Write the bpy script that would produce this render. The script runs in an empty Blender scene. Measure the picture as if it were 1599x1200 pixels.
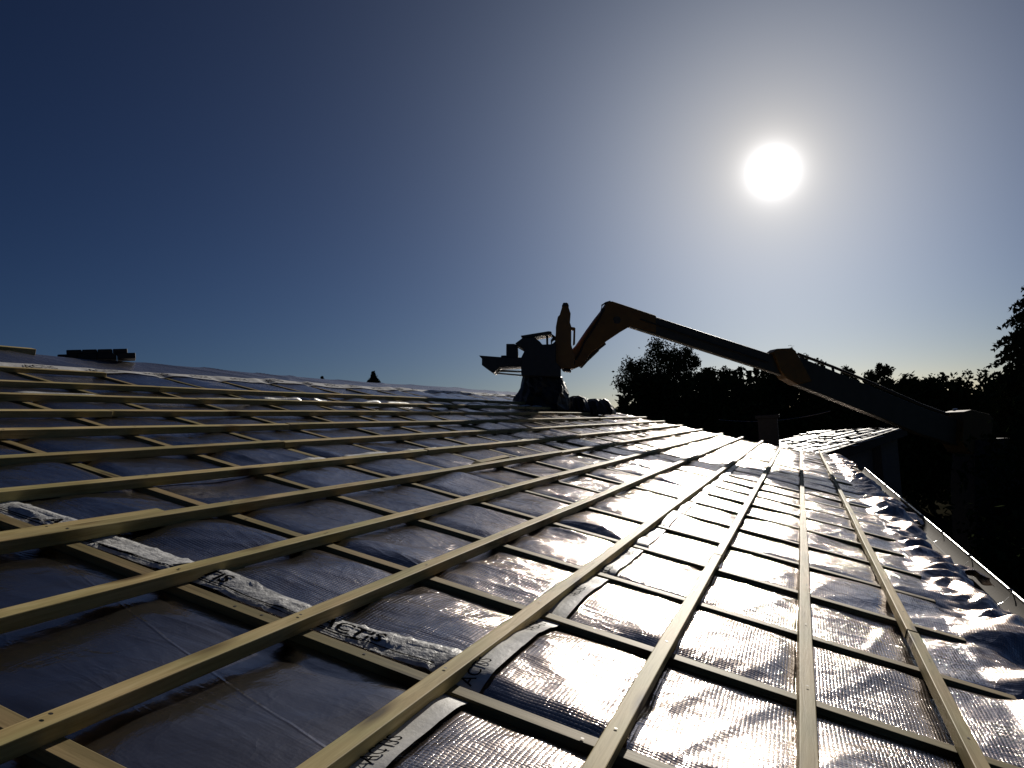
import bpy, math, random
import numpy as np
from mathutils import Vector, Matrix

sc = bpy.context.scene
col = sc.collection
rnd = random.Random(7)
R = math.radians

# ------------------------------------------------------------------ camera, sky, sun, exposure
TH = R(16)                      # roof pitch
CAMLOC = Vector((0.1975, 0.0, 0.6887))
CX = Vector((0.93786, 0.34210, -0.05822)); CY = Vector((0.07461, -0.03494, 0.99660)); CZ = Vector((0.33890, -0.93901, -0.05830))
cam_d = bpy.data.cameras.new('camera'); cam = bpy.data.objects.new('camera', cam_d); col.objects.link(cam)
cam.matrix_world = Matrix(((CX.x, CY.x, CZ.x, CAMLOC.x), (CX.y, CY.y, CZ.y, CAMLOC.y), (CX.z, CY.z, CZ.z, CAMLOC.z), (0, 0, 0, 1)))
cam_d.sensor_width = 36; cam_d.lens = 1235 / 1599 * 36; cam_d.clip_start = 0.02; cam_d.clip_end = 3000
sc.camera = cam
FPX = 1235.0
SUN_EL = R(16.41); SUN_AZ = R(-0.516)          # azimuth clockwise from +Y
SUND = Vector((math.sin(SUN_AZ) * math.cos(SUN_EL), math.cos(SUN_AZ) * math.cos(SUN_EL), math.sin(SUN_EL)))

world = bpy.data.worlds.new('World'); sc.world = world; world.use_nodes = True
wn = world.node_tree; wn.nodes.clear(); wl = wn.links.new
w_out = wn.nodes.new('ShaderNodeOutputWorld'); w_bg = wn.nodes.new('ShaderNodeBackground')
w_sky = wn.nodes.new('ShaderNodeTexSky'); w_sky.sky_type = 'NISHITA'; w_sky.sun_disc = False
w_sky.sun_elevation = SUN_EL; w_sky.sun_rotation = SUN_AZ
w_sky.air_density = 0.78; w_sky.dust_density = 0.4; w_sky.ozone_density = 2.0; w_sky.altitude = 200
SKY_STRENGTH = 0.05; SKY_GAMMA = 1.42; SKY_SCALE = 0.098; SKY_TINT = (1.06, 1.27, 1.72)
w_bg.inputs['Strength'].default_value = SKY_STRENGTH
# the sun itself and the bright air close round it, in world directions
w_tc = wn.nodes.new('ShaderNodeTexCoord')
w_dot = wn.nodes.new('ShaderNodeVectorMath'); w_dot.operation = 'DOT_PRODUCT'
w_nrm = wn.nodes.new('ShaderNodeVectorMath'); w_nrm.operation = 'NORMALIZE'
wl(w_tc.outputs['Generated'], w_nrm.inputs[0]); wl(w_nrm.outputs[0], w_dot.inputs[0]); w_dot.inputs[1].default_value = SUND
def wmath(op, a, b=None):
    n = wn.nodes.new('ShaderNodeMath'); n.operation = op
    for i, v in enumerate((a, b)):
        if v is None: continue
        if isinstance(v, (int, float)): n.inputs[i].default_value = v
        else: wl(v, n.inputs[i])
    return n.outputs[0]
one_m = wmath('MAXIMUM', wmath('SUBTRACT', 1.0, w_dot.outputs['Value']), 0.0)      # ~ angle^2 / 2
def lobe(a_deg, amp, p=1.5):
    a2 = R(a_deg) ** 2 / 2
    return wmath('MULTIPLY', wmath('POWER', wmath('ADD', wmath('DIVIDE', one_m, a2), 1.0), -p), amp)
def wadd(*xs):
    r = xs[0]
    for x in xs[1:]: r = wmath('ADD', r, x)
    return r
w_gam = wn.nodes.new('ShaderNodeGamma'); w_gam.inputs['Gamma'].default_value = SKY_GAMMA
w_sc = wn.nodes.new('ShaderNodeVectorMath'); w_sc.operation = 'SCALE'; w_sc.inputs['Scale'].default_value = SKY_SCALE
wl(w_sky.outputs[0], w_gam.inputs[0]); wl(w_gam.outputs[0], w_sc.inputs[0])
w_tint = wn.nodes.new('ShaderNodeVectorMath'); w_tint.operation = 'MULTIPLY'; w_tint.inputs[1].default_value = SKY_TINT; wl(w_sc.outputs[0], w_tint.inputs[0])
glow = wadd(lobe(4.0, .12, 2.0), lobe(12.0, .15, 2.0))
core = lobe(0.8, 7.5, 1.6)
glow_wide = lobe(27.0, .20, 3.0)
w_g = wn.nodes.new('ShaderNodeVectorMath'); w_g.operation = 'SCALE'; w_g.inputs[0].default_value = (1.35, .92, .12)
wl(wmath('DIVIDE', glow, SKY_STRENGTH), w_g.inputs['Scale'])
w_g2 = wn.nodes.new('ShaderNodeVectorMath'); w_g2.operation = 'SCALE'; w_g2.inputs[0].default_value = (0.80, 1.0, 1.30)
wl(wmath('DIVIDE', glow_wide, SKY_STRENGTH), w_g2.inputs['Scale'])
w_add0 = wn.nodes.new('ShaderNodeVectorMath'); w_add0.operation = 'ADD'; wl(w_tint.outputs[0], w_add0.inputs[0]); wl(w_g2.outputs[0], w_add0.inputs[1])
w_add = wn.nodes.new('ShaderNodeVectorMath'); w_add.operation = 'ADD'; wl(w_add0.outputs[0], w_add.inputs[0]); wl(w_g.outputs[0], w_add.inputs[1])
w_g3 = wn.nodes.new('ShaderNodeVectorMath'); w_g3.operation = 'SCALE'; w_g3.inputs[0].default_value = (1.0, 1.0, 1.04)
wl(wmath('DIVIDE', core, SKY_STRENGTH), w_g3.inputs['Scale'])
w_add3 = wn.nodes.new('ShaderNodeVectorMath'); w_add3.operation = 'ADD'; wl(w_add.outputs[0], w_add3.inputs[0]); wl(w_g3.outputs[0], w_add3.inputs[1])
wl(w_add3.outputs[0], w_bg.inputs['Color']); wl(w_bg.outputs[0], w_out.inputs['Surface'])

sun_d = bpy.data.lights.new('sun', 'SUN'); sun_d.energy = 4.0; sun_d.angle = R(0.53); sun_d.color = (1.0, 0.93, 0.82)
sun = bpy.data.objects.new('sun', sun_d); col.objects.link(sun)
sun.rotation_euler = (-SUND).to_track_quat('-Z', 'Y').to_euler()
sc.view_settings.view_transform = 'Standard'; sc.view_settings.look = 'None'
sc.cycles.caustics_reflective = False; sc.cycles.caustics_refractive = False
sc.view_settings.exposure = 0.0; sc.view_settings.gamma = 1.0

# ------------------------------------------------------------------ helpers
ROOF = Matrix(((0, -math.cos(TH), math.sin(TH), 0), (1, 0, 0, 0), (0, math.sin(TH), math.cos(TH), 0), (0, 0, 0, 1)))
def P(s, v, w=0.0): return ROOF @ Vector((s, v, w))       # s along the eave, v up the slope, w off the roof
def pixray(px, py):
    d = CX * ((px - 799.5) / FPX) + CY * ((600 - py) / FPX) - CZ
    return d.normalized()
def at(px, py, dist): return CAMLOC + pixray(px, py) * dist
def at_hd(px, py, hd):                                     # at a horizontal distance
    d = pixray(px, py); return CAMLOC + d * (hd / math.hypot(d.x, d.y))

def tag(o, label=None, cat=None, group=None, kind=None):
    if label: o['label'] = label
    if cat: o['category'] = cat
    if group: o['group'] = group
    if kind: o['kind'] = kind
    return o
def empty(name, loc=(0, 0, 0), rot=None):
    o = bpy.data.objects.new(name, None); col.objects.link(o); o.location = loc
    if rot is not None: o.rotation_euler = rot
    return o
class MB:
    def __init__(s): s.v = []; s.f = []; s.m = []
    def add(s, vs, fs, mi=0):
        b = len(s.v); s.v += [tuple(p) for p in vs]
        s.f += [tuple(i + b for i in f) for f in fs]; s.m += [mi] * len(fs)
    def box(s, c, d, M=None, mi=0):
        vs = [Vector(((i & 1) - .5, ((i >> 1) & 1) - .5, ((i >> 2) & 1) - .5)) for i in range(8)]
        vs = [Vector((p.x * d[0], p.y * d[1], p.z * d[2])) for p in vs]
        if M is not None: vs = [M @ p for p in vs]
        vs = [p + Vector(c) for p in vs]
        s.add(vs, [(0, 2, 3, 1), (4, 5, 7, 6), (0, 1, 5, 4), (2, 6, 7, 3), (0, 4, 6, 2), (1, 3, 7, 5)], mi)
    def tube(s, pts, r, n=8, cap=True, mi=0):
        pts = [Vector(p) for p in pts]; rs = r if isinstance(r, (list, tuple)) else [r] * len(pts)
        rings = []
        for i, p in enumerate(pts):
            t = (pts[min(i + 1, len(pts) - 1)] - pts[max(i - 1, 0)]).normalized()
            a = t.cross(Vector((0, 0, 1)))
            if a.length < 1e-3: a = t.cross(Vector((1, 0, 0)))
            a.normalize(); b = t.cross(a)
            rings.append([p + (a * math.cos(2 * math.pi * k / n) + b * math.sin(2 * math.pi * k / n)) * rs[i] for k in range(n)])
        vs = [q for rg in rings for q in rg]; fs = []
        for i in range(len(pts) - 1):
            for k in range(n):
                k2 = (k + 1) % n
                fs.append((i * n + k, i * n + k2, (i + 1) * n + k2, (i + 1) * n + k))
        if cap: fs += [tuple(range(n - 1, -1, -1)), tuple((len(pts) - 1) * n + k for k in range(n))]
        s.add(vs, fs, mi)
    def prism(s, poly, off, mi=0):
        n = len(poly); off = Vector(off)
        a = [Vector(p) - off / 2 for p in poly]; b = [Vector(p) + off / 2 for p in poly]
        fs = [tuple(range(n)), tuple(range(2 * n - 1, n - 1, -1))] + [(i, i + n, (i + 1) % n + n, (i + 1) % n) for i in range(n)]
        s.add(a + b, fs, mi)
    def build(s, name, mats, parent=None, smooth=False, bevel=0, matrix=None):
        me = bpy.data.meshes.new(name); me.from_pydata(s.v, [], s.f)
        mats = mats if isinstance(mats, (list, tuple)) else [mats]
        for m in mats: me.materials.append(m)
        me.polygons.foreach_set('material_index', s.m)
        if smooth: me.polygons.foreach_set('use_smooth', [True] * len(me.polygons))
        me.update()
        import bmesh
        bm = bmesh.new(); bm.from_mesh(me); bmesh.ops.recalc_face_normals(bm, faces=bm.faces); bm.to_mesh(me); bm.free()
        o = bpy.data.objects.new(name, me); col.objects.link(o)
        if parent is not None: o.parent = parent
        if matrix is not None: o.matrix_world = matrix
        if bevel:
            md = o.modifiers.new('bevel', 'BEVEL'); md.width = bevel; md.segments = 2; md.limit_method = 'ANGLE'
        return o

# ---- materials
def mat(name, base=(.5, .5, .5), rough=.6, metal=0.0, spec=.5):
    m = bpy.data.materials.new(name); m.use_nodes = True
    b = m.node_tree.nodes['Principled BSDF']
    b.inputs['Base Color'].default_value = (*base, 1); b.inputs['Roughness'].default_value = rough
    b.inputs['Metallic'].default_value = metal; b.inputs['Specular IOR Level'].default_value = spec
    return m
def nodes(m):
    nt = m.node_tree
    def N(t, **k):
        n = nt.nodes.new(t)
        for a, v in k.items():
            if hasattr(n, a): setattr(n, a, v)
            else: n.inputs[a].default_value = v
        return n
    return nt, N, nt.links.new, nt.nodes['Principled BSDF']
def ramp(N, stops):
    n = N('ShaderNodeValToRGB'); e = n.color_ramp.elements
    e[0].position, e[0].color = stops[0][0], (*stops[0][1], 1); e[1].position, e[1].color = stops[-1][0], (*stops[-1][1], 1)
    for p, c in stops[1:-1]:
        q = e.new(p); q.color = (*c, 1)
    return n
def noisy(name, c1, c2, scale, rough=.7, metal=0, bump=.3, bdist=.01, stretch=(1, 1, 1)):
    m = mat(name, c1, rough, metal); nt, N, L, b = nodes(m)
    tc = N('ShaderNodeTexCoord'); mp = N('ShaderNodeMapping'); mp.inputs['Scale'].default_value = stretch
    L(tc.outputs['Object'], mp.inputs['Vector'])
    nz = N('ShaderNodeTexNoise', Scale=scale, Detail=6.0, Roughness=.6); L(mp.outputs[0], nz.inputs['Vector'])
    r = ramp(N, [(.3, c1), (.7, c2)]); L(nz.outputs['Fac'], r.inputs[0]); L(r.outputs[0], b.inputs['Base Color'])
    bp = N('ShaderNodeBump', Strength=bump, Distance=bdist); L(nz.outputs['Fac'], bp.inputs['Height']); L(bp.outputs[0], b.inputs['Normal'])
    return m

def make_wood(name, c1, c2, c3):
    m = mat(name, c1, .6, 0, .12); nt, N, L, b = nodes(m)
    tc = N('ShaderNodeTexCoord'); oi = N('ShaderNodeObjectInfo')
    off = N('ShaderNodeVectorMath', operation='SCALE'); off.inputs[0].default_value = (13.7, 5.1, 3.3); L(oi.outputs['Random'], off.inputs['Scale'])
    ad = N('ShaderNodeVectorMath', operation='ADD'); L(tc.outputs['Object'], ad.inputs[0]); L(off.outputs[0], ad.inputs[1])
    mp = N('ShaderNodeMapping'); mp.inputs['Scale'].default_value = (1.2, 22, 22); L(ad.outputs[0], mp.inputs['Vector'])
    g = N('ShaderNodeTexNoise', Scale=3.0, Detail=5.0, Roughness=.65, Distortion=.8); L(mp.outputs[0], g.inputs['Vector'])
    r = ramp(N, [(.3, c2), (.5, c1), (.72, c3)]); L(g.outputs['Fac'], r.inputs[0])
    # knots
    mk = N('ShaderNodeMapping'); mk.inputs['Scale'].default_value = (2.8, 15, 0); L(ad.outputs[0], mk.inputs['Vector'])
    vo = N('ShaderNodeTexVoronoi', Scale=1.0); L(mk.outputs[0], vo.inputs['Vector'])
    kr = ramp(N, [(.07, (.16, .13, .10)), (.15, (.55, .50, .42)), (.27, (1, 1, 1))]); L(vo.outputs['Distance'], kr.inputs[0])
    # long blotches of greener treatment and dry pale wood
    mb = N('ShaderNodeMapping'); mb.inputs['Scale'].default_value = (1.7, 6, 6); L(ad.outputs[0], mb.inputs['Vector'])
    bl = N('ShaderNodeTexNoise', Scale=1.5, Detail=3.0); L(mb.outputs[0], bl.inputs['Vector'])
    br = ramp(N, [(.35, (.74, .80, .66)), (.65, (1.12, 1.05, 1.0))]); L(bl.outputs['Fac'], br.inputs[0])
    m1 = N('ShaderNodeMix', data_type='RGBA', blend_type='MULTIPLY'); m1.inputs[0].default_value = 1; L(r.outputs[0], m1.inputs[6]); L(kr.outputs[0], m1.inputs[7])
    m2 = N('ShaderNodeMix', data_type='RGBA', blend_type='MULTIPLY'); m2.inputs[0].default_value = 1; L(m1.outputs[2], m2.inputs[6]); L(br.outputs[0], m2.inputs[7])
    vr = N('ShaderNodeMapRange'); vr.inputs[3].default_value = .8; vr.inputs[4].default_value = 1.15; L(oi.outputs['Random'], vr.inputs[0])
    m3 = N('ShaderNodeVectorMath', operation='SCALE'); L(m2.outputs[2], m3.inputs[0]); L(vr.outputs[0], m3.inputs['Scale'])
    L(m3.outputs[0], b.inputs['Base Color'])
    bp = N('ShaderNodeBump', Strength=.35, Distance=.002); L(g.outputs['Fac'], bp.inputs['Height']); L(bp.outputs[0], b.inputs['Normal'])
    return m
M_BATTEN = make_wood('pale_treated_pine', (.58, .46, .235), (.38, .285, .13), (.72, .60, .34))
M_COUNTER = make_wood('brown_pine', (.32, .25, .13), (.20, .15, .075), (.40, .31, .17))
M_NAIL = mat('nail_steel', (.03, .025, .02), .5, .3)

def make_foil(name, base=(.58, .56, .58), rough=.22, grid=1.0, wr=1.0, line=None, dust=.04):
    m = mat(name, base, rough, 1.0); nt, N, L, b = nodes(m)
    uv = N('ShaderNodeUVMap')
    sp = N('ShaderNodeSeparateXYZ'); L(uv.outputs[0], sp.inputs[0])
    def M_(op, a, c=None, d=None):
        n = N('ShaderNodeMath', operation=op)
        for i, v in enumerate((a, c, d)):
            if v is None: continue
            if isinstance(v, (int, float)): n.inputs[i].default_value = v
            else: L(v, n.inputs[i])
        return n.outputs[0]
    # woven scrim: small square cushions 9.5 mm apart
    wob = N('ShaderNodeTexNoise', Scale=7.0, Detail=2.0); L(uv.outputs[0], wob.inputs['Vector'])
    wo = M_('MULTIPLY', wob.outputs['Fac'], 1.6)
    gx = M_('ABSOLUTE', M_('SINE', M_('ADD', M_('MULTIPLY', sp.outputs[0], math.pi / .0095), wo)))
    gy = M_('ABSOLUTE', M_('SINE', M_('ADD', M_('MULTIPLY', sp.outputs[1], math.pi / .0095), wo)))
    gh = M_('POWER', M_('MULTIPLY', gx, gy), .6)
    pat = N('ShaderNodeTexNoise', Scale=1.3, Detail=2.0); L(uv.outputs[0], pat.inputs['Vector'])
    pr = N('ShaderNodeMapRange'); pr.inputs[1].default_value = .35; pr.inputs[2].default_value = .6; pr.inputs[3].default_value = .35; pr.inputs[4].default_value = 1.0
    L(pat.outputs['Fac'], pr.inputs[0])
    gh = M_('MULTIPLY', gh, pr.outputs[0])
    b1 = N('ShaderNodeBump', Strength=.75 * grid, Distance=.0010); L(gh, b1.inputs['Height'])
    # fine creases drawn down the slope and along the laps
    def crease(scale, stretch, dist, strength, prev):
        mp = N('ShaderNodeMapping'); mp.inputs['Scale'].default_value = stretch; L(uv.outputs[0], mp.inputs['Vector'])
        n = N('ShaderNodeTexNoise', Scale=scale, Detail=4.0, Roughness=.5, Distortion=1.2); L(mp.outputs[0], n.inputs['Vector'])
        rid = M_('SUBTRACT', 1.0, M_('ABSOLUTE', M_('MULTIPLY', M_('SUBTRACT', n.outputs['Fac'], .5), 4.0)))
        rid = M_('POWER', M_('MAXIMUM', rid, 0.0), 2.0)
        bb = N('ShaderNodeBump', Strength=strength, Distance=dist); L(rid, bb.inputs['Height']); L(prev, bb.inputs['Normal'])
        return bb.outputs[0]
    cm = N('ShaderNodeMapRange'); cm.inputs[1].default_value = -.70; cm.inputs[2].default_value = -.84; cm.inputs[3].default_value = .10 * wr / .38; cm.inputs[4].default_value = 1.0; L(sp.outputs[1], cm.inputs[0])
    cw = N('ShaderNodeTexNoise', Scale=5.0, Detail=2.0); L(uv.outputs[0], cw.inputs['Vector'])
    cmx = N('ShaderNodeVectorMath', operation='SCALE'); L(cw.outputs['Color'], cmx.inputs[0]); cmx.inputs['Scale'].default_value = .12
    cv = N('ShaderNodeVectorMath', operation='ADD'); L(uv.outputs[0], cv.inputs[0]); L(cmx.outputs[0], cv.inputs[1])
    prev = b1.outputs[0]
    for scl, dst in ((9.0, .030), (21.0, .013)):
        vo = N('ShaderNodeTexVoronoi', Scale=scl); L(cv.outputs[0], vo.inputs['Vector'])
        cb_ = N('ShaderNodeBump', Strength=.8, Distance=dst); L(M_('MULTIPLY', vo.outputs['Distance'], cm.outputs[0]), cb_.inputs['Height']); L(prev, cb_.inputs['Normal']); prev = cb_.outputs[0]
    n1 = crease(2.4, (3.0, 1.0, 1), .010 * wr, .5, prev)
    n2 = crease(4.0, (1.0, 2.2, 1), .006 * wr, .45, n1)
    n3 = crease(9.0, (1.0, 1.3, 1), .0025 * wr, .4, n2)
    if line is not None:
        (x0, y0), (x1, y1) = line; dl = math.hypot(x1 - x0, y1 - y0); nx, ny = -(y1 - y0) / dl, (x1 - x0) / dl
        e = M_('ADD', M_('ADD', M_('MULTIPLY', sp.outputs[0], nx), M_('MULTIPLY', sp.outputs[1], ny)), M_('MULTIPLY', wob.outputs['Fac'], .012))
        e = M_('SUBTRACT', 1.0, M_('MINIMUM', M_('MULTIPLY', M_('ABSOLUTE', M_('SUBTRACT', e, x0 * nx + y0 * ny + .006)), 180.0), 1.0))
        bl_ = N('ShaderNodeBump', Strength=.45, Distance=.0016); L(e, bl_.inputs['Height']); L(n3, bl_.inputs['Normal']); n3 = bl_.outputs[0]
    L(n3, b.inputs['Normal'])
    gl = N('ShaderNodeBsdfAnisotropic'); gl.inputs['Color'].default_value = (base[0] * 1.1, base[1] * 1.08, base[2] * 1.08, 1); gl.inputs['Roughness'].default_value = .40
    L(b1.outputs[0], gl.inputs['Normal'])
    dm = N('ShaderNodeTexNoise', Scale=1.1, Detail=5.0, Roughness=.6); L(uv.outputs[0], dm.inputs['Vector'])
    dr = N('ShaderNodeMapRange'); dr.inputs[1].default_value = .3; dr.inputs[2].default_value = .7; dr.inputs[3].default_value = dust * .6; dr.inputs[4].default_value = dust * 1.4; L(dm.outputs['Fac'], dr.inputs[0])
    mx = N('ShaderNodeMixShader'); fm = N('ShaderNodeMapRange'); fm.inputs[1].default_value = -.70; fm.inputs[2].default_value = -.84; fm.inputs[3].default_value = 0; fm.inputs[4].default_value = .45; L(sp.outputs[1], fm.inputs[0])
    L(M_('ADD', dr.outputs[0], fm.outputs[0]), mx.inputs[0]); L(b.outputs[0], mx.inputs[1]); L(gl.outputs[0], mx.inputs[2])
    L(mx.outputs[0], nt.nodes['Material Output'].inputs['Surface'])
    dz = N('ShaderNodeTexNoise', Scale=2.5, Detail=6.0, Roughness=.7); L(uv.outputs[0], dz.inputs['Vector'])
    rr = N('ShaderNodeMapRange'); rr.inputs[3].default_value = rough - .03; rr.inputs[4].default_value = rough + .05; L(dz.outputs['Fac'], rr.inputs[0])
    L(rr.outputs[0], b.inputs['Roughness'])
    cr = ramp(N, [(.3, tuple(c * .86 for c in base)), (.7, tuple(min(1, c * 1.08) for c in base))]); L(dz.outputs['Fac'], cr.inputs[0]); L(cr.outputs[0], b.inputs['Base Color'])
    return m
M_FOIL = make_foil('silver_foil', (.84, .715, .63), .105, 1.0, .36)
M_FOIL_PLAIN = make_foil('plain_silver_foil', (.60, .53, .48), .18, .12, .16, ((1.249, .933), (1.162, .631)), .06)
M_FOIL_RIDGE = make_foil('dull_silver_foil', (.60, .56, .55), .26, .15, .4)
M_TAPE = noisy('white_woven_tape', (.66, .65, .63), (.84, .83, .81), 60, .40, 0, .5, .002)
M_PRINT = mat('black_print', (.008, .008, .010), .9, 0, 0)
M_EDGEFOIL = noisy('printed_edge_silver', (.38, .38, .38), (.86, .86, .86), 55, .40, .0, .8, .006)
M_ZINC_IN = noisy('sandy_gutter_inside', (.042, .029, .018), (.075, .052, .032), 9, .9, 0, .2, .004, (1, 3, 3))
M_ZINC = noisy('bright_zinc', (.60, .60, .58), (.75, .75, .73), 25, .35, .9, .1, .002)
M_DARKMETAL = noisy('dark_steel', (.020, .021, .022), (.035, .035, .036), 12, .5, .2, .2, .003)
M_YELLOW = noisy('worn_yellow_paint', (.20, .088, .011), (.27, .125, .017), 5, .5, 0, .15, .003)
M_OCHRE = noisy('dark_ochre_paint', (.075, .040, .008), (.11, .06, .012), 5, .6, 0, .15, .003)  # darker ochre for the boom pivot and chassis
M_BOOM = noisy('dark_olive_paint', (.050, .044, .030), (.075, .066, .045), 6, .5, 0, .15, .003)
M_RUBBER = noisy('black_rubber', (.015, .015, .015), (.03, .03, .03), 20, .8)
M_TARP = noisy('black_tarpaulin', (.006, .007, .009), (.013, .014, .017), 8, .5, 0, .6, .02)
M_SLATE = noisy('dark_clay_tile', (.016, .015, .015), (.030, .027, .026), 14, .7)
M_RENDER = noisy('grey_brown_render', (.20, .17, .15), (.27, .23, .20), 5, .9, 0, .4, .006)
M_WALL2 = noisy('grey_render', (.22, .19, .165), (.28, .24, .21), 5, .9, 0, .4, .006)
M_DARKWOOD = noisy('dark_stained_wood', (.045, .033, .024), (.075, .055, .04), 6, .7, 0, .3, .004, (1, 8, 8))
M_TILE = noisy('weathered_canal_tile', (.05, .038, .03), (.15, .115, .085), 7, .38, 0, .5, .01)
M_DECK = noisy('roof_boards', (.20, .15, .10), (.28, .22, .15), 6, .8)
M_BARK = noisy('bark', (.05, .038, .028), (.09, .07, .05), 12, .9, 0, .8, .02, (1, 1, .2))
M_GROUND = noisy('dry_ground', (.022, .021, .014), (.042, .038, .026), .6, .95, 0, .5, .05)
def leafmat(name, c1, c2):
    m = mat(name, c1, .9, 0, 0); nt, N, L, b = nodes(m)
    g = N('ShaderNodeNewGeometry'); r = ramp(N, [(0, c1), (1, c2)])
    L(g.outputs['Random Per Island'], r.inputs[0]); L(r.outputs[0], b.inputs['Base Color'])
    return m
M_GROUND.node_tree.nodes['Principled BSDF'].inputs['Specular IOR Level'].default_value = 0
M_LEAF = leafmat('broad_leaves', (.030, .042, .014), (.062, .075, .026))
M_LEAF_DARK = leafmat('conifer_needles', (.018, .028, .012), (.040, .052, .022))
M_LITTER = leafmat('dead_leaves', (.035, .020, .012), (.07, .04, .022))

# ---- numpy noise
def vnoise(x, y, seed=0):
    xi = np.floor(x).astype(np.int64); yi = np.floor(y).astype(np.int64); fx = x - xi; fy = y - yi
    fx = fx * fx * fx * (fx * (fx * 6 - 15) + 10); fy = fy * fy * fy * (fy * (fy * 6 - 15) + 10)
    def h(a, b):
        n = (a * 374761393 + b * 668265263 + seed * 982451653) & 0x7fffffff
        n = ((n ^ (n >> 13)) * 1274126177) & 0x7fffffff
        n = (n ^ (n >> 16)) & 0xffff
        return n / 65535.0 * 2 - 1
    return (h(xi, yi) * (1 - fx) + h(xi + 1, yi) * fx) * (1 - fy) + (h(xi, yi + 1) * (1 - fx) + h(xi + 1, yi + 1) * fx) * fy
def fbm(x, y, o=3, seed=0):
    r = 0; a = 1
    for k in range(o): r = r + a * vnoise(x, y, seed + k); x = x * 2.03; y = y * 2.03; a *= .5
    return r
def vtri(x, y, seed=0):
    x, y = x + .37 * y, y - .21 * x                          # flat three-cornered facets with sharp creases
    xi = np.floor(x).astype(np.int64); yi = np.floor(y).astype(np.int64); fx = x - xi; fy = y - yi
    def h(a, b):
        n = (a * 374761393 + b * 668265263 + seed * 982451653) & 0x7fffffff
        n = ((n ^ (n >> 13)) * 1274126177) & 0x7fffffff
        n = (n ^ (n >> 16)) & 0xffff
        return n / 65535.0 * 2 - 1
    a = h(xi + 1, yi); b = h(xi, yi + 1)
    return np.where(fx + fy < 1, h(xi, yi) * (1 - fx - fy) + a * fx + b * fy, h(xi + 1, yi + 1) * (fx + fy - 1) + a * (1 - fy) + b * (1 - fx))
def ridged(x, y, seed=0): return np.clip(1 - np.abs(vnoise(x, y, seed)) * 2.6, 0, 1) ** 2

# ------------------------------------------------------------------ roof measures
V2 = -.155; SP = .36                       # second batten from the eave, batten spacing
def vb(i): return V2 + SP * (i - 2)
S0 = 1.508; DS = .6234                     # counter battens
RIDGE = 5.08
SNEAR = -1.2
def s_end(v): return np.interp(v, [-1.2, -.67, .25, 1.06, 2.2, 5.2], [17.5, 17.3, 15.9, 15.4, 15.0, 15.0])
HCB, WCB = .019, .044
HTB, WTB = .033, .037

def foil_h(s, v):
    s = np.asarray(s, float); v = np.asarray(v, float)
    x = (s - S0) / DS; j = np.round(x); d = np.abs(x - j) * DS - WCB / 2      # distance to the nearest counter batten's edge
    d = np.maximum(d, 0); half = DS / 2 - WCB / 2
    cellamp = .016 + .007 * vnoise(np.floor(x) * 3.7, v * 1.3, 5)
    pil = 1 - np.clip(1 - d / (half * .62), 0, 1) ** 3.2
    # held down a little under every tile batten too
    y = (v - vb(1)) / SP; dv = np.abs(y - np.round(y)) * SP
    under = 1 - .35 * np.exp(-(dv / .05) ** 2)
    h = cellamp * pil * under
    loose = np.clip(d / .08, 0, 1)
    wx = s + .15 * vnoise(s * 1.1, v * 1.1, 11); wy = v + .15 * vnoise(s * 1.1, v * 1.1, 12)
    # folds drawn down the slope, some along the eave, gathered patches
    gate = np.clip(vnoise(s * .8, v * .9, 21) * 1.6 + .35, 0, 1)
    h = h + loose * (.0060 * gate * ridged(wx * 3.2 + wy * 1.1, wy * .9, 31) + .0055 * (1 - gate) * ridged(wx * 1.0, wy * 4.2 + wx * .9, 32)
                     + .0016 * gate * ridged(wx * 8 + wy * 3, wy * 5 - wx * 2, 33) + .0150 * vnoise(wx * 2.3, wy * 2.6, 34) + .0050 * vnoise(wx * 6, wy * 5, 35)
                     + .0105 * np.clip(vnoise(s * .8 + 9, v * .8, 23) * 1.8 + .25, 0, 1) * vtri(wx * 4.6, wy * 3.4, 37)
                     + .0045 * np.clip(vnoise(s * .7 + 3, v * .8, 22) * 2, 0, 1) * ridged(wx * 2.0 + wy * 5.5, wy * 1.2 - wx * .6, 36))
    taut = np.clip((s - 1.25) / .3, 0, 1); taut = 1 - .55 * (1 - taut) * np.clip((v - .45) / .1, 0, 1)
    h = h * taut
    # crumpled loose flap at the eave
    c = np.clip((-.70 - v) / .16, 0, 1)
    far = np.clip((s - 1.5) / 2.5, .4, 1)
    ux = s + .05 * vnoise(s * 3, v * 3, 47); uy = v + .05 * vnoise(s * 3, v * 3, 48)
    h = h + c * far * (.020 + .050 * vtri(ux * 3.4, uy * 3.0, 41) + .034 * vtri(uy * 6.1 + 4, ux * 6.6, 42) + .020 * vtri(ux * 11, uy * 12, 43) + .010 * ridged(wx * 4 + wy * 3, wy * 4, 45))
    h = h - np.clip(-.96 - v, 0, 1) * .25
    # smoother towards the ridge
    t = np.clip((v - 4.45) / .1, 0, 1)
    hr = .010 + .010 * vnoise(s * .9, v * 1.2, 51) + .012 * ridged(s * 1.5 + v * 1.9, v * .8 - s * .5, 52)
    hr = hr * np.clip((RIDGE + .25 - v) / .3, .15, 1)
    return h * (1 - t) + hr * t

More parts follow.
